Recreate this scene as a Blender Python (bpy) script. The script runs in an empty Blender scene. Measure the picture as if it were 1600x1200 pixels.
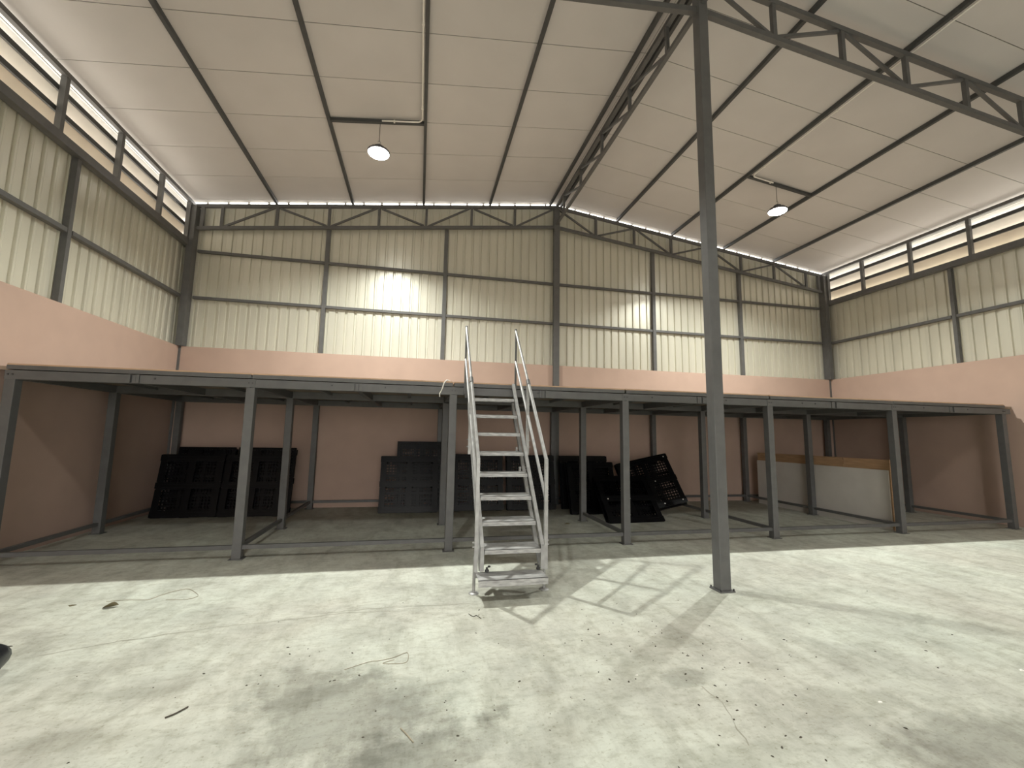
import bpy, math, random
from mathutils import Vector, Matrix
R = random.Random(7)
SC = bpy.context.scene
COL = SC.collection

# ------------------------------------------------------------------ camera, world, exposure
PITCH, YAW, ROLL, FPX, CAM_H = 0.1179, 0.2096, 0.0168, 672.347, 1.5
fwd = Vector((math.sin(YAW)*math.cos(PITCH), math.cos(YAW)*math.cos(PITCH), math.sin(PITCH)))
rgt0 = Vector((math.cos(YAW), -math.sin(YAW), 0))
up0 = rgt0.cross(fwd)
rgt = math.cos(ROLL)*rgt0 + math.sin(ROLL)*up0
upv = -math.sin(ROLL)*rgt0 + math.cos(ROLL)*up0
cd = bpy.data.cameras.new('camera')
cam = bpy.data.objects.new('camera', cd)
COL.objects.link(cam)
cd.sensor_width = 36.0
cd.lens = FPX/1600*36.0
cd.clip_start = 0.05
mw = Matrix.Identity(4)
for i in range(3):
    mw[i][0], mw[i][1], mw[i][2] = rgt[i], upv[i], -fwd[i]
mw[2][3] = CAM_H
cam.matrix_world = mw
SC.camera = cam

w = bpy.data.worlds.new('daylight')
SC.world = w
w.use_nodes = True
bg = w.node_tree.nodes['Background']
bg.inputs['Color'].default_value = (1.0, 0.975, 0.93, 1)
bg.inputs['Strength'].default_value = 9.0

SC.view_settings.view_transform = 'Standard'
SC.view_settings.look = 'None'
SC.view_settings.exposure = 0.13
SC.view_settings.gamma = 1.0
SC.view_settings.use_curve_mapping = False
LAMP_WATTS = 255.0          # the two lamps over the platform; the rows further forward are weaker
LAMP_WATTS_FRONT = 78.0
LAMP_WATTS_FAR = 45.0
LAMP_SPREAD = math.radians(140)
LAMP_COLOR = (0.985, 1.0, 0.93)

# ------------------------------------------------------------------ materials
def mat(name, col, rough=0.6, metal=0.0, var=0.12, scale=6.0, bump=0.0, spec=0.5, aniso=(1, 1, 1), col2=None, detail=4.0):
    m = bpy.data.materials.new(name)
    m.use_nodes = True
    nt = m.node_tree
    b = nt.nodes['Principled BSDF']
    tc = nt.nodes.new('ShaderNodeTexCoord')
    mp = nt.nodes.new('ShaderNodeMapping')
    mp.inputs['Scale'].default_value = aniso
    nt.links.new(tc.outputs['Object'], mp.inputs['Vector'])
    n = nt.nodes.new('ShaderNodeTexNoise')
    n.inputs['Scale'].default_value = scale
    n.inputs['Detail'].default_value = detail
    nt.links.new(mp.outputs['Vector'], n.inputs['Vector'])
    r = nt.nodes.new('ShaderNodeValToRGB')
    c2 = col2 if col2 else tuple(min(1, c*(1+var)) for c in col)
    r.color_ramp.elements[0].color = tuple(c*(1-var) for c in col) + (1,)
    r.color_ramp.elements[1].color = tuple(c2) + (1,)
    r.color_ramp.elements[0].position = 0.3
    r.color_ramp.elements[1].position = 0.7
    nt.links.new(n.outputs['Fac'], r.inputs['Fac'])
    nt.links.new(r.outputs['Color'], b.inputs['Base Color'])
    b.inputs['Roughness'].default_value = rough
    b.inputs['Metallic'].default_value = metal
    b.inputs['Specular IOR Level'].default_value = spec
    if bump:
        bp = nt.nodes.new('ShaderNodeBump')
        bp.inputs['Strength'].default_value = bump
        bp.inputs['Distance'].default_value = 0.01
        nt.links.new(n.outputs['Fac'], bp.inputs['Height'])
        nt.links.new(bp.outputs['Normal'], b.inputs['Normal'])
    return m

M_STEEL = mat('grey_painted_steel', (0.105, 0.105, 0.104), 0.5, 0.0, 0.10, 9)
M_DARKSTEEL = mat('dark_grey_purlin_paint', (0.055, 0.057, 0.058), 0.5, 0.0, 0.10, 9)
M_BOLT = mat('dark_bolt', (0.03, 0.03, 0.03), 0.5)
M_GALV = mat('galvanised_steel', (0.34, 0.34, 0.335), 0.42, 0.25, 0.16, 14)
M_TREAD = mat('worn_tread_steel', (0.36, 0.36, 0.355), 0.5, 0.2, 0.34, 11, 0.15, aniso=(1, 4, 4))
M_PINK = mat('pink_painted_plaster', (0.46, 0.335, 0.275), 0.85, 0.0, 0.04, 2.2, 0.0, spec=0.25)
M_CLAD = mat('cream_cladding_sheet', (0.64, 0.625, 0.535), 0.33, 0.38, 0.07, 1.4, aniso=(1, 1, 0.25), spec=0.6)
M_ROOF = mat('white_ceiling_panel', (0.58, 0.56, 0.55), 0.6, 0.0, 0.04, 1.2)
M_SEAM = mat('ceiling_seam_grey', (0.16, 0.15, 0.14), 0.8)
M_LOUVRE = mat('white_louvre_sheet', (0.78, 0.77, 0.74), 0.5, 0.0, 0.05, 3)
M_LOUVRE_CREAM = mat('cream_louvre_sheet', (0.72, 0.64, 0.54), 0.6, 0.0, 0.06, 3)
M_PLASTIC = mat('black_pallet_plastic', (0.0022, 0.0022, 0.003), 0.38, 0.0, 0.25, 8, spec=0.17)
M_PLY = mat('brown_plywood', (0.42, 0.26, 0.145), 0.65, 0.0, 0.14, 4, aniso=(1, 1, 8))
M_WHITEBOARD = mat('off_white_board', (0.60, 0.57, 0.53), 0.55, 0.0, 0.05, 2.5)
M_DECK = mat('brown_deck_board', (0.26, 0.20, 0.15), 0.7, 0.0, 0.28, 5, 0.1, aniso=(0.4, 4, 1))
M_EDGE = mat('raw_plywood_edge', (0.55, 0.37, 0.24), 0.7, 0.0, 0.1, 6)
M_PVC = mat('white_pvc', (0.80, 0.78, 0.73), 0.4, 0.0, 0.03)
M_LAMP = mat('grey_lamp_casting', (0.10, 0.10, 0.11), 0.4, 0.3, 0.05)
M_DIRT = mat('dark_dirt', (0.07, 0.06, 0.045), 0.9, 0.0, 0.3, 30)
M_CHIP = mat('white_chip', (0.85, 0.84, 0.80), 0.7)
M_STRING = mat('pale_brown_string', (0.36, 0.32, 0.24), 0.8)
M_CRACK = mat('dark_crack_line', (0.34, 0.33, 0.27), 0.9)
M_GROUND = mat('yard_concrete', (0.45, 0.42, 0.37), 0.9)
M_BLACK = mat('black_bag', (0.012, 0.013, 0.016), 0.35, 0.0, 0.3, 12, 0.4)
M_LEAF = mat('dry_leaf', (0.12, 0.10, 0.05), 0.8)

def emit(name, col, s):
    m = bpy.data.materials.new(name); m.use_nodes = True
    nt = m.node_tree; nt.nodes.clear()
    e = nt.nodes.new('ShaderNodeEmission'); o = nt.nodes.new('ShaderNodeOutputMaterial')
    e.inputs['Color'].default_value = col + (1,); e.inputs['Strength'].default_value = s
    nt.links.new(e.outputs[0], o.inputs[0])
    return m
M_GLOW = emit('lit_lamp_lens', (1, 0.99, 0.95), 45)

def floor_material():
    m = bpy.data.materials.new('worn_concrete'); m.use_nodes = True
    nt = m.node_tree; N = nt.nodes; L = nt.links
    b = N['Principled BSDF']
    tc = N.new('ShaderNodeNewGeometry')
    def noise(scale, detail=6, rough=0.6, ani=(1, 1, 1), rot=0.0, dist=0.0):
        mp = N.new('ShaderNodeMapping'); mp.inputs['Scale'].default_value = ani
        mp.inputs['Rotation'].default_value = (0, 0, rot)
        L.new(tc.outputs['Position'], mp.inputs['Vector'])
        n = N.new('ShaderNodeTexNoise'); n.inputs['Scale'].default_value = scale
        n.inputs['Detail'].default_value = detail; n.inputs['Roughness'].default_value = rough
        n.inputs['Distortion'].default_value = dist
        L.new(mp.outputs['Vector'], n.inputs['Vector'])
        return n.outputs['Fac']
    def ramp(src, p0, p1, c0, c1):
        r = N.new('ShaderNodeValToRGB')
        r.color_ramp.elements[0].position = p0; r.color_ramp.elements[1].position = p1
        r.color_ramp.elements[0].color = c0; r.color_ramp.elements[1].color = c1
        L.new(src, r.inputs['Fac']); return r.outputs['Color']
    def mul(a, c, f=1.0):
        x = N.new('ShaderNodeMix'); x.data_type = 'RGBA'; x.blend_type = 'MULTIPLY'
        x.inputs['Factor'].default_value = f
        L.new(a, x.inputs[6]); L.new(c, x.inputs[7]); return x.outputs[2]
    col = ramp(noise(0.55, 3), 0.35, 0.65, (0.545, 0.54, 0.475, 1), (0.60, 0.63, 0.555, 1))
    col = mul(col, ramp(noise(2.2, 8, 0.68, dist=0.6), 0.34, 0.60, (0.76, 0.76, 0.76, 1), (1.0, 1.0, 1.0, 1)))
    col = mul(col, ramp(noise(5.5, 8, 0.7, (1, 0.35, 1), 0.5, 0.4), 0.36, 0.54, (0.80, 0.79, 0.77, 1), (1, 1, 1, 1)))
    col = mul(col, ramp(noise(16, 8, 0.75, (0.5, 1, 1), -0.3), 0.36, 0.52, (0.80, 0.79, 0.76, 1), (1, 1, 1, 1)))
    col = mul(col, ramp(noise(42, 4, 0.6), 0.28, 0.42, (0.70, 0.68, 0.62, 1), (1, 1, 1, 1)))
    # damp stains, each with a ragged outline
    rag = noise(2.6, 8, 0.68)
    for (x, y, rx, ry, k) in ((-0.28, 2.62, 0.62, 0.42, 0.66), (0.05, 2.20, 0.42, 0.30, 0.64), (-0.62, 2.95, 0.35, 0.22, 0.74),
                              (2.85, 1.78, 0.60, 0.26, 0.68), (1.72, 2.62, 0.17, 0.09, 0.72), (1.95, 3.05, 0.25, 0.12, 0.85), (3.3, 3.7, 0.8, 0.18, 0.86),
                              (2.35, 2.2, 0.5, 0.15, 0.85), (-1.6, 3.05, 0.35, 0.07, 0.84), (-1.55, 2.65, 0.35, 0.08, 0.84), (1.55, 1.95, 0.3, 0.12, 0.84)):
        mp = N.new('ShaderNodeMapping'); mp.vector_type = 'POINT'
        mp.inputs['Location'].default_value = (-x/rx, -y/ry, 0)
        mp.inputs['Scale'].default_value = (1/rx, 1/ry, 0)
        L.new(tc.outputs['Position'], mp.inputs['Vector'])
        ln = N.new('ShaderNodeVectorMath'); ln.operation = 'LENGTH'
        L.new(mp.outputs['Vector'], ln.inputs[0])
        ad = N.new('ShaderNodeMath'); ad.operation = 'MULTIPLY_ADD'
        L.new(rag, ad.inputs[0]); ad.inputs[1].default_value = 3.2
        L.new(ln.outputs['Value'], ad.inputs[2])
        col = mul(col, ramp_scaled(N, L, ad.outputs[0], 2.15, 2.75, (k, k, k*0.98, 1), (1, 1, 1, 1)))
    L.new(col, b.inputs['Base Color'])
    b.inputs['Roughness'].default_value = 0.62
    b.inputs['Specular IOR Level'].default_value = 0.35
    bp = N.new('ShaderNodeBump'); bp.inputs['Strength'].default_value = 0.12; bp.inputs['Distance'].default_value = 0.01
    L.new(noise(11, 6, 0.6), bp.inputs['Height']); L.new(bp.outputs['Normal'], b.inputs['Normal'])
    return m
def ramp_scaled(N, L, src, lo, hi, c0, c1):
    mr = N.new('ShaderNodeMapRange'); mr.inputs['From Min'].default_value = lo; mr.inputs['From Max'].default_value = hi
    L.new(src, mr.inputs['Value'])
    r = N.new('ShaderNodeValToRGB'); r.color_ramp.elements[0].color = c0; r.color_ramp.elements[1].color = c1
    L.new(mr.outputs['Result'], r.inputs['Fac']); return r.outputs['Color']
M_FLOOR = floor_material()

# ------------------------------------------------------------------ mesh helpers
class MB:
    def __init__(self): self.v = []; self.f = []
    def add(self, vs, fs):
        o = len(self.v); self.v += [tuple(p) for p in vs]; self.f += [tuple(i+o for i in f) for f in fs]; return self
    def box(self, x0, x1, y0, y1, z0, z1):
        return self.add([(x0,y0,z0),(x1,y0,z0),(x1,y1,z0),(x0,y1,z0),(x0,y0,z1),(x1,y0,z1),(x1,y1,z1),(x0,y1,z1)],
                        [(3,2,1,0),(4,5,6,7),(0,1,5,4),(1,2,6,5),(2,3,7,6),(3,0,4,7)])
    def bar(self, p, q, wd, ht, up=(0,0,1)):
        p, q = Vector(p), Vector(q); d = (q-p).normalized(); u = Vector(up)
        s = d.cross(u)
        if s.length < 1e-4: s = d.cross(Vector((0,1,0)))
        s.normalize(); u = s.cross(d)
        vs = []
        for c in (p, q):
            for a, b in ((-1,-1),(1,-1),(1,1),(-1,1)): vs.append(c + s*(a*wd/2) + u*(b*ht/2))
        return self.add(vs, [(0,1,2,3),(7,6,5,4),(4,5,1,0),(5,6,2,1),(6,7,3,2),(7,4,0,3)])
    def tube(self, pts, r, n=10, cap=True):
        pts = [Vector(p) for p in pts]; rings = []
        t0 = (pts[1]-pts[0]).normalized()
        nrm = t0.orthogonal().normalized()
        for i, p in enumerate(pts):
            a = (pts[i]-pts[i-1]).normalized() if i > 0 else t0
            b = (pts[i+1]-pts[i]).normalized() if i < len(pts)-1 else a
            t = (a+b).normalized()
            nrm = (nrm - t*nrm.dot(t)).normalized(); bn = t.cross(nrm)
            k = 1/max(0.5, a.dot(t))
            rings.append([p + (nrm*math.cos(2*math.pi*j/n) + bn*math.sin(2*math.pi*j/n))*r*(k if 0 < i < len(pts)-1 else 1) for j in range(n)])
        vs = [q for rg in rings for q in rg]; fs = []
        for i in range(len(pts)-1):
            for j in range(n):
                fs.append((i*n+j, i*n+(j+1)%n, (i+1)*n+(j+1)%n, (i+1)*n+j))
        if cap: fs += [tuple(range(n))[::-1], tuple((len(pts)-1)*n+j for j in range(n))]
        return self.add(vs, fs)
    def lathe(self, prof, c=(0,0,0), n=24):
        vs = []; fs = []
        for (r, z) in prof:
            for j in range(n): vs.append((c[0]+r*math.cos(2*math.pi*j/n), c[1]+r*math.sin(2*math.pi*j/n), c[2]+z))
        for i in range(len(prof)-1):
            for j in range(n): fs.append((i*n+j, i*n+(j+1)%n, (i+1)*n+(j+1)%n, (i+1)*n+j))
        fs += [tuple(range(n))[::-1], tuple((len(prof)-1)*n+j for j in range(n))]
        return self.add(vs, fs)
    def build(self, name, m, parent=None, local=False, smooth=False, bevel=0.0):
        """links ONE mesh object; world coordinates unless local (then relative to the parent)"""
        xs = list(zip(*self.v)); c = Vector([(min(a)+max(a))/2 for a in xs])
        me = bpy.data.meshes.new(name)
        me.from_pydata([tuple(Vector(p)-c) for p in self.v], [], self.f); me.update()
        me.materials.append(m)
        if smooth:
            me.polygons.foreach_set('use_smooth', [True]*len(me.polygons))
            me.set_sharp_from_angle(angle=math.radians(40))
        o = bpy.data.objects.new(name, me); COL.objects.link(o)
        if parent is not None:
            o.parent = parent
            o.location = c if local else c - world_loc(parent)
        else: o.location = c
        if bevel:
            bv = o.modifiers.new('bevel', 'BEVEL'); bv.width = bevel; bv.segments = 2; bv.limit_method = 'ANGLE'
        return o
def world_loc(o):
    l = Vector(o.location)
    while o.parent is not None: o = o.parent; l = l + Vector(o.location)
    return l
def tag(o, label, cat, group=None, kind=None):
    if label: o['label'] = label
    if cat: o['category'] = cat
    if group: o['group'] = group
    if kind: o['kind'] = kind
    return o
def thing(name, label, cat, loc=(0,0,0), group=None):
    o = bpy.data.objects.new(name, None); o.empty_display_size = 0.1
    COL.objects.link(o); o.location = loc
    return tag(o, label, cat, group)

# ------------------------------------------------------------------ dimensions (metres)
XL, XR, XC, D, YF = -4.63, 10.72, 3.02, 9.40, -8.0
ZP = 3.11                         # top of the pink masonry
def zc(x): return 7.11 - 0.1285*abs(x-XC)      # underside of the ceiling panels

# ------------------------------------------------------------------ floor
floor = MB().box(XL-0.3, XR+0.3, YF-0.3, D+0.3, -0.12, 0).build('floor', M_FLOOR)
tag(floor, 'pale worn concrete floor with damp stains', 'floor', kind='structure')
def crack(pts, wd):
    m = MB(); P = [Vector((p[0], p[1], 0)) for p in pts]
    # densify with jitter
    Q = []
    for a, b in zip(P, P[1:]):
        n = max(2, int((b-a).length/0.05))
        for i in range(n): Q.append(a.lerp(b, i/n) + Vector((R.uniform(-.008,.008), R.uniform(-.012,.012), 0)))
    Q.append(P[-1])
    L_, R_ = [], []
    for i, p in enumerate(Q):
        d = (Q[min(i+1, len(Q)-1)]-Q[max(i-1, 0)]).normalized(); s = Vector((-d.y, d.x, 0))*wd*R.uniform(.4, 1.2)
        L_.append(p+s); R_.append(p-s)
    n = len(Q); vs = [(p.x, p.y, 0.0012) for p in L_+R_] + [(p.x, p.y, -0.01) for p in L_+R_]
    fs = [(i, n+i, n+i+1, i+1) for i in range(n-1)] + [(i, i+1, 2*n+i+1, 2*n+i) for i in range(n-1)]
    m.add(vs, fs); m.build('crack', M_CRACK, floor)
crack([(-2.4,3.62),(-1.97,3.766),(-1.448,3.884),(-1.008,3.924),(-0.538,3.995),(-0.2,3.98)], 0.0035)
crack([(-0.745,4.03),(-0.2,4.06),(0.313,4.031),(0.6,4.0)], 0.003)
crack([(1.74,2.50),(1.755,2.33),(1.70,2.17),(1.651,2.013)], 0.0035)

# ------------------------------------------------------------------ profiled sheets
RIB = 0.19
def cladding(wall, axis, plane, out, a0, a1, z0, ztop):
    """sheets of four ribs each; ribs are grooves going outwards"""
    sheet = RIB*4; n = int(math.ceil((a1-a0)/sheet))
    for k in range(n):
        s0 = a0+k*sheet; s1 = min(a1, s0+sheet)
        if s1-s0 < 0.02: continue
        prof = [(s0, 0.0)]
        x = s0
        while x + RIB <= s1+1e-6:
            m_ = x+RIB*0.5
            prof += [(m_-0.028, 0), (m_-0.018, 0.030), (m_+0.018, 0.030), (m_+0.028, 0), (m_+0.052, 0), (m_+0.055, -0.003), (m_+0.058, 0)]
            x += RIB
        prof.append((s1, 0.0))
        vs = []
        for (a, d) in prof:
            for z in (z0, ztop(a)):
                vs.append((a, plane+out*d, z) if axis == 'x' else (plane+out*d, a, z))
        fs = [(2*i, 2*i+2, 2*i+3, 2*i+1) for i in range(len(prof)-1)]
        if (axis == 'x') != (out > 0): fs = [f[::-1] for f in fs]
        MB().add(vs, fs).build('cladding_sheet', M_CLAD, wall)

# ------------------------------------------------------------------ back wall
wall_back = MB().box(XL-0.12, XR+0.12, D, D+0.10, 0, ZP).build('wall_back', M_PINK)
tag(wall_back, 'back wall, pink masonry below cream profiled sheets', 'wall', kind='structure')
cladding(wall_back, 'x', D+0.104, 1, XL-0.13, XR+0.13, ZP-0.12, lambda x: zc(x)-0.055)
post_x = [-2.07, 0.43, 5.58, 8.07]
def zbot(x): return 6.468 - 0.124*abs(x-XC)
def ztop_(x): return 6.972 - 0.1285*abs(x-XC)
for x in post_x:
    MB().box(x-0.04, x+0.04, D+0.02, D+0.098, ZP, zbot(x)).build('wall_post', M_STEEL, wall_back)
segs = [XL+0.08]+post_x[:2]+[XC]+post_x[2:]+[XR-0.08]
for z in (4.112, 5.072):
    for a, b in zip(segs, segs[1:]):
        pa = 0.04 if a in post_x else 0.08
        MB().box(a+0.04, b-0.04, D+0.035, D+0.095, z-0.026, z+0.026).build('girt', M_STEEL, wall_back)
# closure teeth between the cladding ribs and the ceiling: daylight shows between them
m = MB(); x = XL+RIB
while x < XR:
    m.box(x-0.02, x+0.02, D+0.095, D+0.125, zc(x)-0.075, zc(x)+0.012); x += RIB*2
tag(m.build('closure_tooth', M_LOUVRE, wall_back), None, None, kind='stuff')

# ------------------------------------------------------------------ side walls
YPOST = [6.60, 3.85, 1.10, -1.65, -4.4, -7.15]
def side_wall(name, X, s, label):
    """s = -1 for the left wall (outside is -x), +1 for the right"""
    x0, x1 = sorted((X, X+s*0.12))
    wl = MB().box(x0, x1, YF, D+0.1, 0, ZP).build(name, M_PINK)
    tag(wl, label, 'wall', kind='structure')
    cladding(wl, 'y', X+s*0.124, s, YF, D+0.16, ZP-0.12, lambda a: 5.24)
    for y in YPOST:
        b = sorted((X+s*0.04, X+s*0.115))
        MB().box(b[0], b[1], y-0.032, y+0.032, ZP, 5.14).build('wall_post', M_STEEL, wl)
    ys = [D]+YPOST
    for a, b in zip(ys, ys[1:]):
        c = sorted((X+s*0.035, X+s*0.115))
        MB().box(c[0], c[1], b+0.045, a-0.05, 4.10-0.03, 4.10+0.03).build('girt', M_STEEL, wl)
    return wl
wall_left = side_wall('wall_left', XL, -1, 'left wall, pink masonry below cream profiled sheets')
wall_right = side_wall('wall_right', XR, 1, 'right wall, pink masonry below cream profiled sheets')
# the front wall has a wide open doorway that lets daylight in
DOOR = (-2.0, 3.2, 4.0)
m = MB().box(XL-0.12, DOOR[0], YF-0.12, YF, 0, 7.2).box(DOOR[1], XR+0.12, YF-0.12, YF, 0, 7.2).box(DOOR[0], DOOR[1], YF-0.12, YF, DOOR[2], 7.2)
wall_front = m.build('wall_front', M_CLAD)
ground = MB().box(-60, 60, -70, 60, -0.3, -0.13).build('ground', M_GROUND)
tag(ground, 'pale concrete yard outside the hall', 'ground', kind='structure')
tag(wall_front, 'wall behind the viewpoint', 'wall', kind='structure')

# louvre windows under the eaves
def louvre(name, X, s, label):
    y0, y1 = YF, D+0.15
    b = sorted((X-s*0.01, X+s*0.10))
    win = MB().box(b[0], b[1], y0, y1, 5.135, 5.255).build(name, M_STEEL)
    tag(win, label, 'louvre window', kind='structure')
    bt = sorted((X-s*0.01, X+s*0.05))
    MB().box(bt[0], bt[1], y0, y1, 6.005, 6.070).build('top_rail', M_STEEL, win)
    bc = sorted((X+s*0.085, X+s*0.105))
    MB().box(bc[0], bc[1], y0, y1, 5.992, 6.004).build('drip_strip', M_LOUVRE, win)
    for z in (5.55, 5.84):
        c = sorted((X+s*0.075, X+s*0.105))
        MB().box(c[0], c[1], y0, y1, z-0.035, z+0.035).build('louvre_rail', M_DARKSTEEL, win)
    mull = [9.30]+[8.365-1.085*k for k in range(16)]
    mull = [m_ for m_ in mull if m_ > YF+0.1]
    for y in mull:
        c = sorted((X+s*0.0, X+s*0.07))
        MB().box(c[0], c[1], y-0.03, y+0.03, 5.255, 6.015).build('mullion', M_STEEL, win)
    edges = [D+0.15]+mull[1:]+[YF]
    for a, b_ in zip(edges, edges[1:]):
        for (zi, zo, mm) in ((5.53, 5.25, M_LOUVRE_CREAM), (5.82, 5.545, M_LOUVRE), (6.03, 5.835, M_LOUVRE)):
            xi, xo = X+s*0.108, X+s*0.29
            vs = []
            for (yy) in (b_, a):
                vs += [(xi, yy, zi), (xo, yy, zo), (xo+s*0.004, yy, zo+0.003), (xi+s*0.004, yy, zi+0.003)]
            MB().add(vs, [(0,1,2,3),(7,6,5,4),(0,4,5,1),(1,5,6,2),(2,6,7,3),(3,7,4,0)]).build('louvre_blade', mm, win)
    return win
louvre('window_1', XL, -1, 'louvred strip window high on the left wall')
louvre('window_2', XR, 1, 'louvred strip window high on the right wall')

# ------------------------------------------------------------------ roof
m = MB()
for s in (-1, 1):
    xe = (XL-0.42) if s < 0 else (XR+0.42)
    ze = zc(xe)
    vs = []
    for y in (YF-0.1, D+0.118):
        vs += [(XC, y, zc(XC)+0.007), (xe, y, ze+0.007), (xe, y, ze+0.04), (XC, y, zc(XC)+0.04)]
    m.add(vs, [(0,1,2,3),(7,6,5,4),(0,4,5,1),(1,5,6,2),(2,6,7,3),(3,7,4,0)])
ceiling = m.build('ceiling', M_SEAM)
tag(ceiling, 'pitched roof lined with white panels on dark purlins', 'ceiling', kind='structure')
PP = 0.836
for s in (-1, 1):
    xe = (XL-0.42) if s < 0 else (XR+0.42)
    y1 = D+0.118
    ys = [y1] + [9.376-PP*k for k in range(22)]
    ys = [y for y in ys if y > YF-0.1]+[YF-0.1]
    for a, b in zip(ys, ys[1:]):
        g = 0.005
        vs = []
        for y in (b+g, a-g):
            vs += [(XC+s*0.004, y, zc(XC)), (xe, y, zc(xe)), (xe, y, zc(xe)+0.006), (XC+s*0.004, y, zc(XC)+0.006)]
        MB().add(vs, [(0,1,2,3),(7,6,5,4),(0,4,5,1),(1,5,6,2),(2,6,7,3),(3,7,4,0)]).build('roof_panel', M_ROOF, ceiling)
PX_L = [-3.13, -1.615, -0.105, 1.41]
PX_R = [4.63, 6.14, 7.66, 9.18]
for x in PX_L+[XC-0.14, XC+0.14]+PX_R:
    z = zc(x)
    MB().bar((x, YF, z-0.036), (x, D+0.06, z-0.036), 0.048, 0.068).build('purlin', M_DARKSTEEL, ceiling)
for xa, xb in ((-1.615, -0.105), (6.14, 7.66)):
    MB().bar((xa+0.02, 6.85, zc(xa)-0.036), (xb-0.02, 6.85, zc(xb)-0.036), 0.05, 0.05, (0,0,1)).build('cross_tube', M_DARKSTEEL, ceiling)

# ------------------------------------------------------------------ columns
def box_column(name, label, x, y, sx, sy, z0, z1, plate=True):
    t = thing(name, label, 'column', (x, y, z0))
    MB().box(x-sx/2, x+sx/2, y-sy/2, y+sy/2, z0+(0.012 if plate else 0), z1).build('shaft', M_STEEL, t, bevel=0.006)
    if plate:
        MB().box(x-sx/2-0.025, x+sx/2+0.025, y-sy/2-0.025, y+sy/2+0.025, z0, z0+0.012).build('base_plate', M_STEEL, t)
        for a in (-1, 1):
            for b in (-1, 1):
                MB().lathe([(0.008, 0.012), (0.008, 0.03)], (x+a*(sx/2+0.014), y+b*(sy/2+0.014), z0), 6).build('bolt', M_BOLT, t)
    return t
box_column('steel_column', 'tall grey square column standing free in the middle of the floor', 3.02, 3.955, 0.118, 0.118, 0.0, 6.93)
box_column('steel_column', 'grey column against the back wall under the ridge, behind the platform', XC, D-0.02, 0.14, 0.10, 0.0, 6.93)
for x, lb, s in ((XL+0.03, 'grey column in the left back corner above the pink wall', 1), (XR-0.03, 'grey column in the right back corner above the pink wall', -1)):
    t = thing('corner_column', lb, 'column', (x, D, ZP))
    MB().box(x-0.06, x+0.06, D-0.09, D+0.085, ZP, ztop_(x)-0.02).build('shaft', M_STEEL, t, bevel=0.006)
    MB().box(x-s*0.03-0.0, x-s*0.03+s*0.04, D-0.018, D-0.002, 0.0, ZP).build('buried_edge', M_STEEL, t) if s > 0 else MB().box(XR-0.04, XR, D-0.018, D-0.002, 0.0, ZP).build('buried_edge', M_STEEL, t)
    MB().box(x-0.045, x+0.045, D-0.07, D-0.058, ZP-0.003, ZP+0.0).build('base_plate', M_STEEL, t)

# ------------------------------------------------------------------ trusses
def gable_truss(name, label, y, tw, xl, xr, extra_ends):
    t = thing(name, label, 'truss', (XC, y, 6.45))
    for s, xe in ((-1, xl), (1, xr)):
        MB().bar((XC, y, ztop_(XC)), (xe, y, ztop_(xe)), tw, 0.066).build('top_chord', M_STEEL, t)
        MB().bar((XC, y, zbot(XC)), (xe, y, zbot(xe)), tw, 0.066).build('bottom_chord', M_STEEL, t)
        n = 7
        for k in range(1, n+1):
            x = XC+s*1.018*k
            MB().bar((x, y, zbot(x)+0.033), (x, y, ztop_(x)-0.033), 0.052, 0.052, (0,1,0)).build('vertical_web', M_STEEL, t)
            xp = XC+s*1.018*(k-1)
            if k % 2: p, q = (xp+s*0.05, y, ztop_(xp)-0.04), (x-s*0.05, y, zbot(x)+0.04)
            else:     p, q = (xp+s*0.05, y, zbot(xp)+0.04), (x-s*0.05, y, ztop_(x)-0.04)
            MB().bar(p, q, 0.036, 0.036, (0,1,0)).build('diagonal_web', M_STEEL, t)
        x = xe-s*0.12
        MB().bar((x, y, zbot(x)+0.033), (x, y, ztop_(x)-0.033), 0.06, 0.06, (0,1,0)).build('vertical_web', M_STEEL, t)
    MB().bar((XC, y, zbot(XC)+0.03), (XC, y, ztop_(XC)-0.03), 0.066, 0.066, (0,1,0)).build('king_post', M_STEEL, t)
    return t
gable_truss('roof_truss', 'grey steel roof truss flat against the back wall', D-0.0, 0.06, XL+0.05, XR-0.05, True)
gable_truss('roof_truss', 'grey steel roof truss overhead, crossing at the free column', 3.955, 0.06, XL+0.0, XR-0.0, True)
t = thing('ridge_truss', 'grey steel truss running under the ridge from free column to back wall', 'truss', (XC, 6.7, 6.5))
MB().bar((XC, 0.6, 6.975), (XC, D-0.04, 6.975), 0.06, 0.06).build('top_chord', M_STEEL, t)
MB().bar((XC, 0.6, 6.535), (XC, D-0.07, 6.535), 0.056, 0.056).build('bottom_chord', M_STEEL, t)
ny = [8.83, 7.78, 6.73, 5.68, 4.63, 2.9, 1.85, 0.8]
for y in ny:
    MB().bar((XC, y, 6.563), (XC, y, 6.945), 0.045, 0.045, (1,0,0)).build('vertical_web', M_STEEL, t)
for a, b in ((9.33, 8.83), (8.83, 7.78), (7.78, 6.73), (6.73, 5.68), (5.68, 4.63), (2.9, 1.85), (1.85, 0.8)):
    MB().bar((XC, b+0.03, 6.57), (XC, a-0.03, 6.94), 0.032, 0.032, (1,0,0)).build('diagonal_web', M_STEEL, t)
MB().bar((XC, 3.87, 6.57), (XC, 2.93, 6.94), 0.032, 0.032, (1,0,0)).build('diagonal_web', M_STEEL, t)

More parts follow.
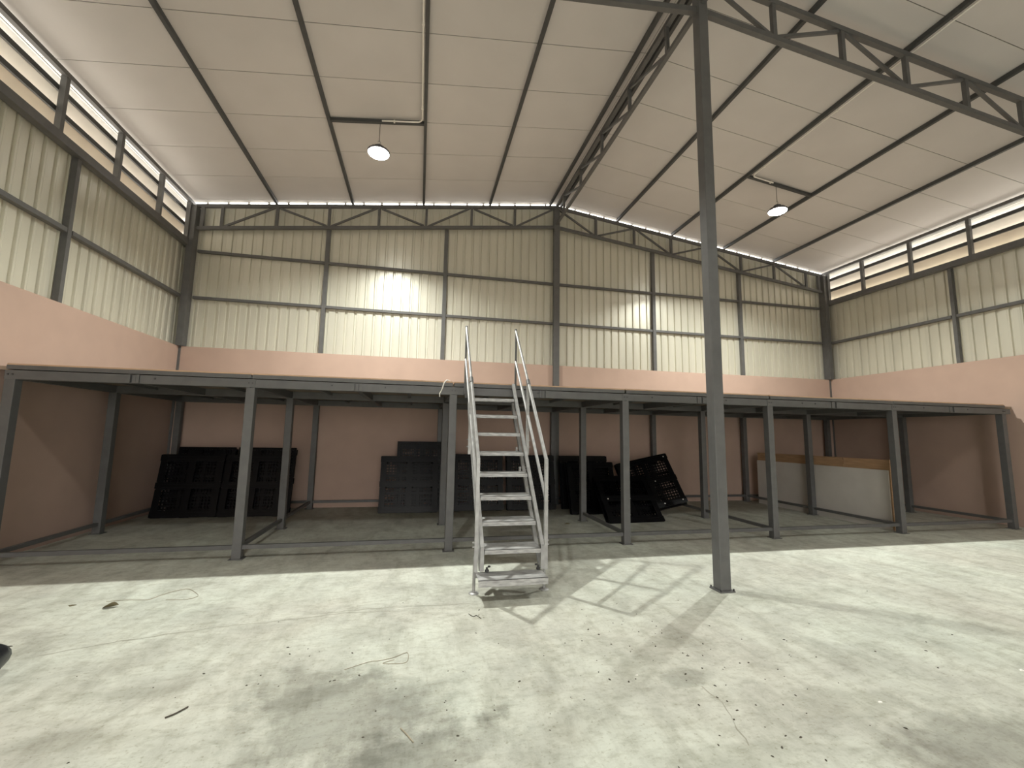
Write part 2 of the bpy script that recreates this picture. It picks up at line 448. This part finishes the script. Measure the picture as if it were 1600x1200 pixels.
# ------------------------------------------------------------------ lamps and conduits
def lamp(x, y, label, tz):
    z = 6.02
    t = thing('high_bay_lamp', label, 'lamp', (x, y, z), 'high bay lamps under the roof')
    body = MB().lathe([(0.165, 0.0), (0.178, 0.008), (0.178, 0.026), (0.12, 0.05), (0.075, 0.06)], (x, y, z), 28).build('housing', M_LAMP, t, smooth=True)
    m = MB()
    for k in range(20):
        a = 2*math.pi*k/20
        m.bar((x+0.07*math.cos(a), y+0.07*math.sin(a), z+0.068), (x+0.142*math.cos(a), y+0.142*math.sin(a), z+0.05), 0.006, 0.03)
    m.build('cooling_fins', M_LAMP, body)
    MB().lathe([(0.07, 0.06), (0.07, 0.12), (0.05, 0.135)], (x, y, z), 20).build('driver', M_LAMP, t, smooth=True)
    MB().lathe([(0.06, -0.030), (0.12, -0.024), (0.155, -0.012), (0.165, 0.0)], (x, y, z), 28).build('lens', M_GLOW, t)
    pts = [(x, y, z+0.13), (x, y, z+0.17)]+[(x+0.022*math.sin(a), y, z+0.192-0.022*math.cos(a)) for a in [0.3*i for i in range(1, 16)]]
    MB().tube(pts, 0.005, 6).build('hook', M_GALV, t)
    MB().tube([(x, y, z+0.205), (x, y, tz)], 0.005, 6).build('cable', M_BOLT, t)
    ld = bpy.data.lights.new('lamp_light', 'AREA'); ld.shape = 'DISK'; ld.size = 0.13
    ld.energy = LAMP_WATTS if y > 4 else (LAMP_WATTS_FRONT if y > 0 else LAMP_WATTS_FAR); ld.color = LAMP_COLOR; ld.spread = LAMP_SPREAD; 
    lo = bpy.data.objects.new('lamp_light', ld); COL.objects.link(lo); lo.parent = t
    lo.location = (0, 0, -0.034)
    return t
lamp(-0.83, 6.85, 'lit round lamp hanging from the left slope of the roof', zc(-0.86)-0.06)
lamp(6.82, 6.85, 'lit round lamp hanging from the right slope of the roof', zc(6.9)-0.06)
lamp(-0.83, 1.30, 'lit round lamp above the open floor, left slope', zc(-0.86))
lamp(-0.83, -4.20, 'lit round lamp near the front of the hall, left slope', zc(-0.86))
lamp(6.82, -4.20, 'lit round lamp near the front of the hall, right slope', zc(6.9))
lamp(6.82, 1.30, 'lit round lamp above the open floor, right slope', zc(6.9))

def conduit(label, x, xe, y0):
    s = 1 if xe > x else -1
    z0 = zc(x)-0.075
    t = thing('pvc_conduit', label, 'conduit', (x, 6.8, z0))
    pts = [(x, YF+0.2, z0), (x, 6.66, z0)]
    for i in range(1, 7):
        a = i/6*math.pi/2
        pts.append((x+s*0.09*(1-math.cos(a)), 6.66+0.12*math.sin(a), z0))
    pts.append((xe, 6.79, zc(xe)-0.062))
    MB().tube(pts, 0.0125, 8).build('pipe', M_PVC, t, smooth=True)
    for y in (5.0, 6.45):
        MB().box(x-0.018, x+0.018, y-0.012, y+0.012, z0-0.016, z0+0.02).build('clip', M_PVC, t)
    xm = x+s*0.45
    MB().box(xm-0.012, xm+0.012, 6.77, 6.81, zc(xm)-0.082, zc(xm)-0.045).build('clip', M_PVC, t)
conduit('white plastic conduit bending onto the tube above the left lamp', -0.155, -0.80, 0)
conduit('white plastic conduit bending onto the tube above the right lamp', 6.19, 6.70, 0)

# ------------------------------------------------------------------ mezzanine platform
PXS = [-4.44, -2.03, 0.43, 2.925, 5.39, 7.855, 10.36]
Y0, YM, YB, ZB, ZT = 5.82, 7.47, 9.27, 2.022, 2.18
mz = thing('mezzanine_platform', 'long grey steel storage platform on posts along the back wall', 'platform', (2.95, Y0, 0))
def post(x, y, z1, foot=True):
    o = MB().box(x-0.05, x+0.05, y-0.05, y+0.05, 0.008, z1).build('post', M_STEEL, mz, bevel=0.004)
    MB().box(x-0.075, x+0.075, y-0.07, y+0.07, 0.0, 0.008).build('base_plate', M_STEEL, o)
    return o
for i, x in enumerate(PXS):
    p = post(x, Y0, ZB)
    for dx in (-0.02, 0.02):
        MB().box(x+dx-0.006, x+dx+0.006, Y0-0.062, Y0-0.05, 2.07, 2.082).build('bolt', M_BOLT, p)
    post(x, YM, ZB); post(x, YB, ZB)
xl, xr = -4.50, 10.42
cuts = [xl]+PXS[1:-1]+[xr]
for a, b in zip(cuts, cuts[1:]):
    g = 0.006
    MB().box(a+g, b-g, Y0-0.05, Y0+0.05, ZB, 2.122).build('main_beam', M_STEEL, mz)
    MB().box(a+g*2, b-g*2, Y0-0.048, Y0+0.03, 2.133, 2.180).build('edge_channel', M_STEEL, mz)
    MB().box(a+g, b-g, YM-0.04, YM+0.04, ZB, 2.128).build('main_beam', M_STEEL, mz)
    MB().box(a+g, b-g, YB-0.04, YB+0.04, ZB, 2.128).build('main_beam', M_STEEL, mz)
    mid = (a+b)/2
    for x in (mid,):
        MB().box(x-0.03, x+0.03, Y0+0.05, YB-0.04, 2.030, 2.128).build('joist', M_STEEL, mz)
        for dx in (-0.045, 0.045):
            MB().box(x+dx-0.016, x+dx+0.016, Y0-0.066, Y0-0.05, 2.024, 2.124).build('joist_tab', M_STEEL, mz)
            MB().box(x+dx*0.5-0.005, x+dx*0.5+0.005, Y0-0.053, Y0-0.049, 2.030, 2.118).build('slot', M_BOLT, mz)
    for x in (mid-0.62, mid+0.62):
        MB().box(x-0.02, x+0.02, Y0+0.05, YB-0.04, 2.085, 2.128).build('joist', M_STEEL, mz)
    # deck boards run along the platform
    nb = 14; yy0 = Y0+0.034; wd = (D-0.0005-yy0)/nb
    for k in range(nb):
        a_ = XL+0.0005 if a == xl else a+0.0003
        b_ = XR-0.0005 if b == xr else b-0.0003
        MB().box(a_, b_, yy0+k*wd+0.0002, yy0+(k+1)*wd-0.0002, 2.132, 2.172+R.uniform(-.004, .004)).build('deck_board', M_DECK, mz)
    MB().box(a+g, b-g, Y0-0.035, Y0+0.32, 2.181, 2.199).build('deck_sheet', M_EDGE, mz)
for x in PXS:
    MB().box(x-0.035, x+0.035, Y0+0.05, YB-0.04, 2.024, 2.12).build('cross_beam', M_STEEL, mz)
for x in (-3.05, -1.1, -0.45, 1.6, 3.35, 4.6, 6.0, 6.25, 8.5, 9.5):
    MB().box(x-0.009, x+0.009, Y0-0.057, Y0-0.05, 2.075, 2.093).build('bolt', M_BOLT, mz)
# covers at the beam ends above each front post
for x in PXS[1:-1]:
    MB().box(x-0.05, x+0.05, Y0-0.056, Y0-0.05, 2.026, 2.125).build('splice_plate', M_STEEL, mz)
# low rails just above the floor, between the posts
RZ0, RZ1 = 0.112, 0.158
for a, b in zip(PXS, PXS[1:]):
    MB().box(a+0.05, b-0.05, Y0-0.022, Y0+0.022, RZ0, RZ1).build('floor_rail', M_STEEL, mz)
    MB().box(a+0.05, b-0.05, YB-0.022, YB+0.022, RZ0, RZ1).build('floor_rail', M_STEEL, mz)
for i, x in enumerate(PXS):
    if i != 2:
        MB().box(x-0.022, x+0.022, Y0+0.05, YM-0.05, RZ0, RZ1).build('floor_rail', M_STEEL, mz)
    if i not in (2, 3):
        MB().box(x-0.022, x+0.022, YM+0.05, YB-0.05, RZ0, RZ1).build('floor_rail', M_STEEL, mz)
MB().box(10.42, 10.56, Y0-0.03, Y0+0.04, 2.03, 2.12).build('end_stub', M_STEEL, mz)

# ------------------------------------------------------------------ steel ladder stair
st = thing('ladder_stair', 'steep galvanised steel stair with tube handrails leaning on the platform', 'stair', (0.93, 4.3, 0))
def yf(z): return 4.215+(z-0.42)*0.842         # front face of the front rails
XI, XO = 0.655, 1.213
for x in (XI-0.02, XO+0.02):
    MB().bar((x, yf(2.18)+0.02, 2.18), (x, yf(0.42)+0.02, 0.42), 0.036, 0.04, (0,-1,1)).build('front_rail', M_GALV, st)
    MB().bar((x, yf(1.92)+0.27, 1.92), (x, yf(0.2)+0.27, 0.2), 0.036, 0.04, (0,-1,1)).build('rear_rail', M_GALV, st)
    MB().box(x-0.018, x+0.018, 4.215, 4.255, 0.21, 0.43).build('lower_leg', M_GALV, st)
for k in range(8):
    z = 0.408+0.2235*k
    y = yf(z)
    o = MB()
    dp = 0.27 if k < 7 else 0.235
    o.box(XI, XO, y+0.0, y+dp, z-0.004, z)
    o.box(XI, XO, y+0.0, y+0.004, z-0.042, z)
    o.box(XI, XO, y+dp-0.004, y+dp, z-0.035, z)
    o.box(XI, XI+0.004, y, y+dp, z-0.035, z); o.box(XO-0.004, XO, y, y+dp, z-0.035, z)
    tr = o.build('tread', M_TREAD, st)
    if k in (3, 4):
        mm = MB()
        for dz in (0.02, 0.05): mm.lathe([(0.016, 0), (0.016, 0.014), (0.009, 0.014), (0.009, 0.026)], (XO-0.035, y+0.245, z+dz-0.02), 6)
        mm.build('bolt', M_GALV, tr)
o = MB()
o.box(0.575, 1.222, 3.995, 4.235, 0.196, 0.2); o.box(0.575, 1.222, 3.995, 4.0, 0.14, 0.2); o.box(0.575, 1.222, 4.23, 4.235, 0.15, 0.2)
bs = o.build('bottom_step', M_TREAD, st)
for x in (0.62, 1.18):
    o = MB(); o.bar((x, 4.235, 0.13), (x, 4.02, 0.165), 0.03, 0.03); o.build('step_bracket', M_GALV, bs)
for x, dx in ((0.685, 0.02), (1.19, -0.02)):
    mm = MB(); mm.lathe([(0.02, 0), (0.02, 0.018), (0.011, 0.018), (0.011, 0.04)], (x, 4.225, 0.205), 6); mm.lathe([(0.014, 0.04), (0.014, 0.052)], (x+dx, 4.225, 0.205), 6)
    mm.build('bolt', M_BOLT, bs)
for x in (0.568, 1.262):
    lg = MB().tube([(x, 4.262, 0.014), (x, 4.262, 0.34)], 0.0145, 12).build('leg', M_GALV, st, smooth=True)
    MB().lathe([(0.048, 0.0), (0.048, 0.006), (0.036, 0.014), (0.018, 0.016)], (x, 4.262, 0), 20).build('foot', M_GALV, lg, smooth=True)
for x in (0.578, 1.27):
    MB().bar((x, 4.24, 0.2), (x, 4.24, 1.268), 0.034, 0.034, (0,1,0)).build('lower_post', M_GALV, st)
    yt = lambda z: 4.235+(z-1.268)*0.908
    cz = 2.135
    tr = MB().tube([(x, 4.24, 1.255), (x, yt(cz), cz)], 0.019, 10).build('top_rail', M_GALV, st, smooth=True)
    MB().tube([(x, yt(cz-0.03), cz-0.03), (x, yt(cz+0.03), cz+0.03)], 0.024, 10).build('coupling', M_STEEL, tr, smooth=True)
    MB().tube([(x, yt(cz), cz), (x, yt(2.945), 2.945)], 0.0165, 10).build('top_rail', M_GALV, st, smooth=True)
    MB().tube([(x, yt(2.94), 2.94), (x, yt(2.965), 2.965)], 0.018, 8).build('end_cap', M_BOLT, st)
    MB().tube([(x, 4.262, 0.885), (x, 5.02, 1.73), (x, 5.765, 2.53)], 0.0165, 10).build('mid_rail', M_GALV, st, smooth=True)
    ym = yt(cz)+0.01
    MB().bar((x, ym, 1.27), (x, ym, cz-0.02), 0.03, 0.036, (0,1,0)).build('mid_post', M_GALV, st)
    yu = yt(2.93)
    MB().bar((x, yu, 2.035), (x, yu, 2.93), 0.026, 0.026, (0,1,0)).build('upper_post', M_STEEL, st)
    s = -1 if x < 0.9 else 1
    for z, y in ((1.36, ym), (1.44, ym), (0.43, 4.25), (0.47, 4.25)):
        MB().box(x+min(0, s*0.035), x+max(0, s*0.035), y-0.01, y+0.01, z-0.005, z+0.005).build('clip', M_GALV, st)
for x in (XI-0.055, XO+0.055):
    MB().box(x-0.02, x+0.02, Y0-0.075, Y0-0.055, 1.985, 2.20).build('hook_plate', M_STEEL, st)

# ------------------------------------------------------------------ pallets
cache = {}
def pallet_meshes(w_, h_):
    if (w_, h_) in cache: return cache[(w_, h_)]
    th = 0.12
    def me(mb, name):
        d = bpy.data.meshes.new(name); d.from_pydata(mb.v, [], mb.f); d.update(); d.materials.append(M_PLASTIC); return d
    # deck (on +y side): rim and lattice
    dk = MB(); W = w_/2
    y0, y1 = th-0.035, th
    for (a, b, c, d_) in ((-W, W, 0, 0.045), (-W, W, h_-0.045, h_), (-W, -W+0.045, 0.045, h_-0.045), (W-0.045, W, 0.045, h_-0.045)):
        dk.box(a, b, y0, y1, c, d_)
    n = 18
    for k in range(1, n):
        x = -W+0.045+(w_-0.09)*k/n
        wd = 0.030 if k % 6 == 0 else 0.010
        dk.box(x-wd, x+wd, y0+0.008, y1-0.002, 0.045, h_-0.045)
        z = 0.045+(h_-0.09)*k/n
        wd = 0.030 if k % 6 == 0 else 0.012
        dk.box(-W+0.045, W-0.045, y0+0.012, y1-0.003, z-wd, z+wd)
    # two closed plates in the upper part
    for sx in (-1, 1):
        dk.box(sx*w_*0.24-0.085, sx*w_*0.24+0.085, y1-0.012, y1+0.002, h_-0.16, h_-0.06)
    deck = me(dk, 'deck')
    feet = []
    for sx in (-1, 0, 1):
        for k in range(3):
            fb = MB(); cx = sx*(W-0.075); cz = 0.075+(h_-0.15)*k/2; a, b = 0.07, 0.055
            vs = [(cx-a, y0, cz-a), (cx+a, y0, cz-a), (cx+a, y0, cz+a), (cx-a, y0, cz+a), (cx-b, 0.018, cz-b), (cx+b, 0.018, cz-b), (cx+b, 0.018, cz+b), (cx-b, 0.018, cz+b)]
            fb.add(vs, [(0,1,2,3),(7,6,5,4),(0,4,5,1),(1,5,6,2),(2,6,7,3),(3,7,4,0)])
            feet.append(me(fb, 'foot'))
    runs = []
    for z in (0.075, h_/2, h_-0.075):
        rb = MB(); c = 0.03
        pts = [(-W, z-0.05), (-W+c, z-0.06), (W-c, z-0.06), (W, z-0.05), (W, z+0.05), (W-c, z+0.06), (-W+c, z+0.06), (-W, z+0.05)]
        vs = [(p[0], 0.0, p[1]) for p in pts]+[(p[0], 0.018, p[1]) for p in pts]
        rb.add(vs, [tuple(range(8)), tuple(range(15, 7, -1))]+[(i, 8+i, 8+(i+1) % 8, (i+1) % 8) for i in range(8)])
        rb.box(-W+0.1, W-0.1, -0.004, 0, z+0.018, z+0.03); rb.box(-W+0.1, W-0.1, -0.004, 0, z-0.03, z-0.018)
        runs.append(me(rb, 'runner'))
    cross = []
    for x in (-W+0.06, 0, W-0.06):
        rb = MB()
        rb.box(x-0.05, x+0.05, 0.003, 0.016, 0.12, h_/2-0.06); rb.box(x-0.05, x+0.05, 0.003, 0.016, h_/2+0.06, h_-0.12)
        cross.append(me(rb, 'cross_runner'))
    cache[(w_, h_)] = (deck, feet, runs, cross)
    return cache[(w_, h_)]
def place(me, name, parent):
    o = bpy.data.objects.new(name, me); COL.objects.link(o); o.parent = parent; return o
def pallet(label, x, y, z, w_, h_, th=0.0, ph=0.2, ro=0.0, flip=False, plugs=()):
    """x,y,z = middle of the lower front edge; th turn, ph lean back, ro roll in its own plane"""
    t = thing('plastic_pallet', label, 'pallet', (x, y, z), 'black plastic pallets under the platform')
    t.rotation_euler = (Matrix.Rotation(th, 3, 'Z') @ Matrix.Rotation(-ph, 3, 'X') @ Matrix.Rotation(-ro, 3, 'Y')).to_euler()
    deck, feet, runs, cross = pallet_meshes(w_, h_)
    P = [place(deck, 'deck', t)]+[place(f, 'foot', t) for f in feet]+[place(r_, 'runner', t) for r_ in runs]+[place(c, 'cross_runner', t) for c in cross]
    if flip:
        for o in P:
            o.rotation_euler = (0, 0, math.pi); o.location = (0, 0.12, 0)
    for (px_, pz_) in plugs:
        pm = MB().add([(px_+0.014*math.cos(k*math.pi/4), -0.003, pz_+0.014*math.sin(k*math.pi/4)) for k in range(8)]+[(px_+0.012*math.cos(k*math.pi/4), -0.008, pz_+0.012*math.sin(k*math.pi/4)) for k in range(8)],
                      [tuple(range(8)), tuple(range(15, 7, -1))]+[(i, 8+i, 8+(i+1) % 8, (i+1) % 8) for i in range(8)])
        pl_ = pm.build('plug', M_PVC, t, local=True)
    return t
TH = 0.12
# left bay
pallet('black pallet leaning at the left end, against the corner', -3.875, 8.52, 0.0, 1.0, 1.10, 0.02, 0.20)
pallet('black pallet partly hidden by the second front post from the left', -2.855, 8.50, 0.0, 1.0, 1.10, 0.0, 0.20)
pallet('taller black pallet standing behind the one at the left end', -3.75, 8.70, 0.0, 0.92, 1.21, 0.0, 0.19, flip=True)
pallet('taller black pallet second from the left in the back row', -2.75, 8.70, 0.0, 0.98, 1.21, 0.0, 0.19, flip=True)
# second bay
pallet('black pallet in the second bay with its open side showing', -0.145, 8.55, 0.0, 1.10, 1.09, 0.0, 0.20)
pallet('tallest black pallet, rising behind another in the second bay', 0.09, 8.76, 0.0, 1.0, 1.355, 0.0, 0.17, flip=True)
# behind the stair
pallet('black pallet seen through the left half of the stair', 1.20, 8.62, 0.0, 1.02, 1.13, 0.0, 0.19)
pallet('black pallet seen through the right half of the stair', 2.29, 8.60, 0.0, 1.02, 1.12, 0.0, 0.19)
# fourth bay
pallet('black pallet leaning upright just right of the stair, beside the ridge column', 3.47, 8.62, 0.0, 1.05, 1.11, 0.0, 0.18)
pallet('black pallet leaning back behind the lowest one, right of the stair', 3.42, 8.0, 0.0, 1.0, 1.06, 0.0, 0.36, plugs=((0.05, 0.55), (0.42, 0.50)))
pallet('lowest leaning black pallet, nearest the front in the fourth bay', 3.84, 7.15, 0.0, 1.10, 1.02, 0.05, 0.72, plugs=((-0.42, 0.5), (0.02, 0.5)))
br = Vector((5.16, 7.63, 0.262)); th_, ph_, ro_ = -0.268, 0.506, 0.254
a = Vector((math.cos(th_), math.sin(th_), 0)); n_ = Vector((-math.sin(th_), math.cos(th_), 0))
u_ = math.cos(ph_)*Vector((0, 0, 1))+math.sin(ph_)*n_
a2 = math.cos(ro_)*a+math.sin(ro_)*u_
c0 = br-a2*0.55
pallet('black pallet tilted on one corner, rightmost of the leaning pallets', c0.x, c0.y, c0.z, 1.1, 1.1, th_, ph_, ro_, plugs=((0.10, 0.55), (0.10, 0.08), (0.47, 0.08), (0.47, 1.02)))

# ------------------------------------------------------------------ boards in the fifth bay
t = thing('white_board', 'long off-white board on edge behind the inner posts at the right', 'board', (7.95, 7.5, 0))
MB().box(7.936, 7.956, 6.02, 8.98, 0.0, 1.0).build('sheet', M_WHITEBOARD, t)
for (y0, y1, lb) in ((6.845, 8.98, 'longer brown plywood sheet showing above the white board'), (6.0, 6.83, 'short brown plywood sheet at the front end of the white board')):
    o = MB().box(7.960, 7.978, y0, y1, 0.0, 1.18).build('plywood_sheet', M_PLY)
    tag(o, lb, 'board', 'brown sheets behind the white board')

# ------------------------------------------------------------------ small things
t = thing('bent_wire', 'short white bent wire hooked over the platform edge left of the stair', 'wire', (0.3, 5.75, 2.1))
pts = [(0.248, 5.755, 1.985), (0.246, 5.755, 2.03), (0.268, 5.752, 2.07), (0.288, 5.752, 2.13), (0.302, 5.752, 2.175), (0.33, 5.765, 2.212), (0.365, 5.80, 2.212), (0.385, 5.84, 2.208)]
MB().tube(pts, 0.0075, 8).build('wire', M_PVC, t, smooth=True)

def ground_strand(name, label, pts, r, m_, cat='wire'):
    P = [Vector((p[0], p[1], r+0.001)) for p in pts]; Q = []
    for i in range(len(P)-1):
        p0, p1, p2, p3 = P[max(i-1, 0)], P[i], P[i+1], P[min(i+2, len(P)-1)]
        for k in range(6):
            s = k/6
            Q.append(0.5*((2*p1)+(-p0+p2)*s+(2*p0-5*p1+4*p2-p3)*s*s+(-p0+3*p1-3*p2+p3)*s**3))
    Q.append(P[-1])
    o = MB().tube(Q, r, 6).build(name, m_, None, smooth=True)
    tag(o, label, cat)
ground_strand('wire_loop', 'thin wire loop lying on the floor left of the stair', [(-2.6, 4.59), (-2.44, 4.597), (-2.28, 4.575), (-2.233, 4.669), (-2.17, 4.76), (-2.08, 4.815), (-1.967, 4.706), (-1.90, 4.60), (-1.96, 4.53), (-2.127, 4.55)], 0.0020, M_STRING)
ground_strand('string', 'pale twisted string on the floor in front of the stair', [(-0.40, 3.08), (-0.26, 3.15), (-0.198, 3.154), (-0.105, 3.179), (-0.017, 3.23), (-0.019, 3.106), (-0.10, 3.10), (-0.17, 3.117), (-0.10, 3.15)], 0.0018, M_STRING, 'string')
ground_strand('twig', 'dark twig lying on the open floor at lower left', [(-1.235, 2.755), (-1.20, 2.785), (-1.165, 2.835)], 0.0042, M_DIRT, 'twig')

def chip(name, label, cat, x, y, r, m_, grp=None, flat=0.45):
    n = 7; ph = R.uniform(0, 6)
    top = []; vs = []
    for j in range(n):
        a = ph+2*math.pi*j/n; q = r*R.uniform(.6, 1.2)
        vs.append((x+q*math.cos(a)*1.5, y+q*math.sin(a), 0.0))
    for j in range(n):
        a = ph+2*math.pi*j/n; q = r*R.uniform(.35, .7)
        vs.append((x+q*math.cos(a)*1.5, y+q*math.sin(a), r*flat*R.uniform(.7, 1.2)))
    fs = [tuple(range(n))[::-1], tuple(range(n, 2*n))]+[(i, (i+1) % n, n+(i+1) % n, n+i) for i in range(n)]
    tag(MB().add(vs, fs).build(name, m_, None), label, cat, grp)
chip('white_chip', 'small white chip on the floor at the lower right', 'chip', 2.673, 2.178, 0.011, M_CHIP)
chip('white_chip', 'small white chip on the floor at the right picture edge', 'chip', 3.99, 2.285, 0.011, M_CHIP)
chip('white_chip', 'small white chip on the floor below the free column, left of it', 'chip', 1.414, 2.691, 0.009, M_CHIP)
# a curled leaf
lv = MB(); 
vs = []; fs = []
for i in range(6):
    s = i/5
    w2 = 0.028*math.sin(math.pi*(0.08+0.86*s))
    for k in (-1, 0, 1): vs.append((-2.53+0.10*s, 4.43+k*w2+0.02*s, 0.004+0.028*abs(k)*math.sin(math.pi*s)+0.012*s*s))
for i in range(5):
    for k in range(2): fs.append((3*i+k, 3*i+k+1, 3*i+k+4, 3*i+k+3))
lf = lv.add(vs, fs).build('dry_leaf', M_LEAF); sm = lf.modifiers.new('thickness', 'SOLIDIFY'); sm.thickness = 0.002
tag(lf, 'curled dry leaf on the floor below the left end of the platform', 'leaf')
chip('dirt_flake', 'long dark flake on the floor left of the dry leaf', 'dirt', -2.82, 4.544, 0.022, M_LEAF, None, 0.2)
chip('dirt_flake', 'dark flake on the floor near the left picture edge', 'dirt', -2.686, 3.797, 0.014, M_DIRT, None, 0.2)
chip('dry_leaf', 'yellowish scrap on the floor under the platform right of the stair', 'scrap', 2.55, 7.25, 0.05, M_LEAF, None, 0.2)
spots = [(-1.149,3.065),(-0.765,2.948),(-0.88,3.0),(-0.95,3.02),(0.251,2.345),(0.063,2.312),(1.867,2.686),(1.674,2.572),(1.755,2.40),(1.252,2.919),(1.619,2.854),(1.30,2.95),(1.35,3.35),(1.5,3.3),(1.62,3.42),(1.42,3.1),
         (-0.02,2.72),(0.22,2.62),(0.22,2.66),(0.22,2.55),(1.0,2.5),(0.7,2.3),(1.9,3.2),(2.0,3.1),(2.1,2.9),(1.95,2.3),(2.1,2.25),(2.2,2.5),(-0.3,3.4),(-0.6,3.35),(-0.7,3.4),(-0.65,3.3),(1.55,3.05),(1.75,3.0),(1.2,2.75),(1.28,2.78),(1.33,2.62),(1.7,2.2),(1.9,2.05),(2.35,2.6),(2.6,2.75),(0.55,3.75),(0.6,3.7),(0.66,3.63)]
cm = MB()
allspots = [(x+R.uniform(-.02,.02), y+R.uniform(-.02,.02)) for x, y in spots]
for cx, cy, sx, sy, n in ((1.5, 3.0, .55, .5, 40), (-0.8, 3.0, .5, .35, 16), (1.9, 2.3, .4, .4, 26), (0.2, 2.6, .5, .5, 14), (3.0, 2.6, .8, .6, 20)):
    allspots += [(R.gauss(cx, sx), R.gauss(cy, sy)) for _ in range(n)]
for (x, y) in allspots:
    r = R.uniform(0.0025, 0.0065); n = 5; ph = R.uniform(0, 6); st_ = R.uniform(1, 2.2); ca = R.uniform(0, 3.1)
    vs = []
    for zz, q in ((0.0, 1.0), (r*0.6, 0.55)):
        for j in range(n):
            a = ph+2*math.pi*j/n; u_, v_ = q*r*st_*math.cos(a), q*r*math.sin(a)
            vs.append((x+u_*math.cos(ca)-v_*math.sin(ca), y+u_*math.sin(ca)+v_*math.cos(ca), zz))
    cm.add(vs, [tuple(range(n))[::-1], tuple(range(n, 2*n))]+[(i, (i+1) % n, n+(i+1) % n, n+i) for i in range(n)])
tag(cm.build('dirt_crumbs', M_DIRT, None), 'tiny dark crumbs of dirt scattered over the open concrete floor', 'dirt', kind='stuff')
ground_strand('twig', 'thin grey twig on the damp patch in front of the stair', [(-0.03, 2.45), (0.0, 2.40), (0.035, 2.335)], 0.003, M_STRING, 'twig')
ground_strand('dark_scrap', 'short dark bent scrap on the floor in front of the stair foot', [(0.47, 3.80), (0.50, 3.74), (0.53, 3.755), (0.56, 3.69)], 0.0025, M_DIRT, 'scrap')

# black bundle cut by the left edge of the picture
t = thing('black_bundle', 'black rounded bundle on the floor, cut off by the left picture edge', 'bundle', (-2.48, 3.27, 0))
vs = []; fs = []; nu, nv = 22, 12
for j in range(nv+1):
    v = j/nv; a = math.pi*v
    for i in range(nu):
        u = 2*math.pi*i/nu
        r_ = math.sin(a)*(0.125+0.010*math.sin(5*u+2*a)+0.006*math.sin(11*u))
        z = 0.112-0.112*math.cos(a)
        vs.append((-2.48+r_*math.cos(u), 3.27+r_*math.sin(u)*1.3, max(0.0, z)))
for j in range(nv):
    for i in range(nu): fs.append((j*nu+i, j*nu+(i+1) % nu, (j+1)*nu+(i+1) % nu, (j+1)*nu+i))
MB().add(vs, fs).build('body', M_BLACK, t, smooth=True)
MB().tube([(-2.48+0.03*math.cos(k*0.7), 3.27+0.03*math.sin(k*0.7), 0.222+0.004*k) for k in range(10)], 0.008, 6).build('tie', M_BLACK, t)
MB().tube([(-2.372+0.012*math.cos(k*0.63), 3.235, 0.05+0.014*math.sin(k*0.63)) for k in range(11)], 0.0035, 6).build('ring', M_GALV, t)
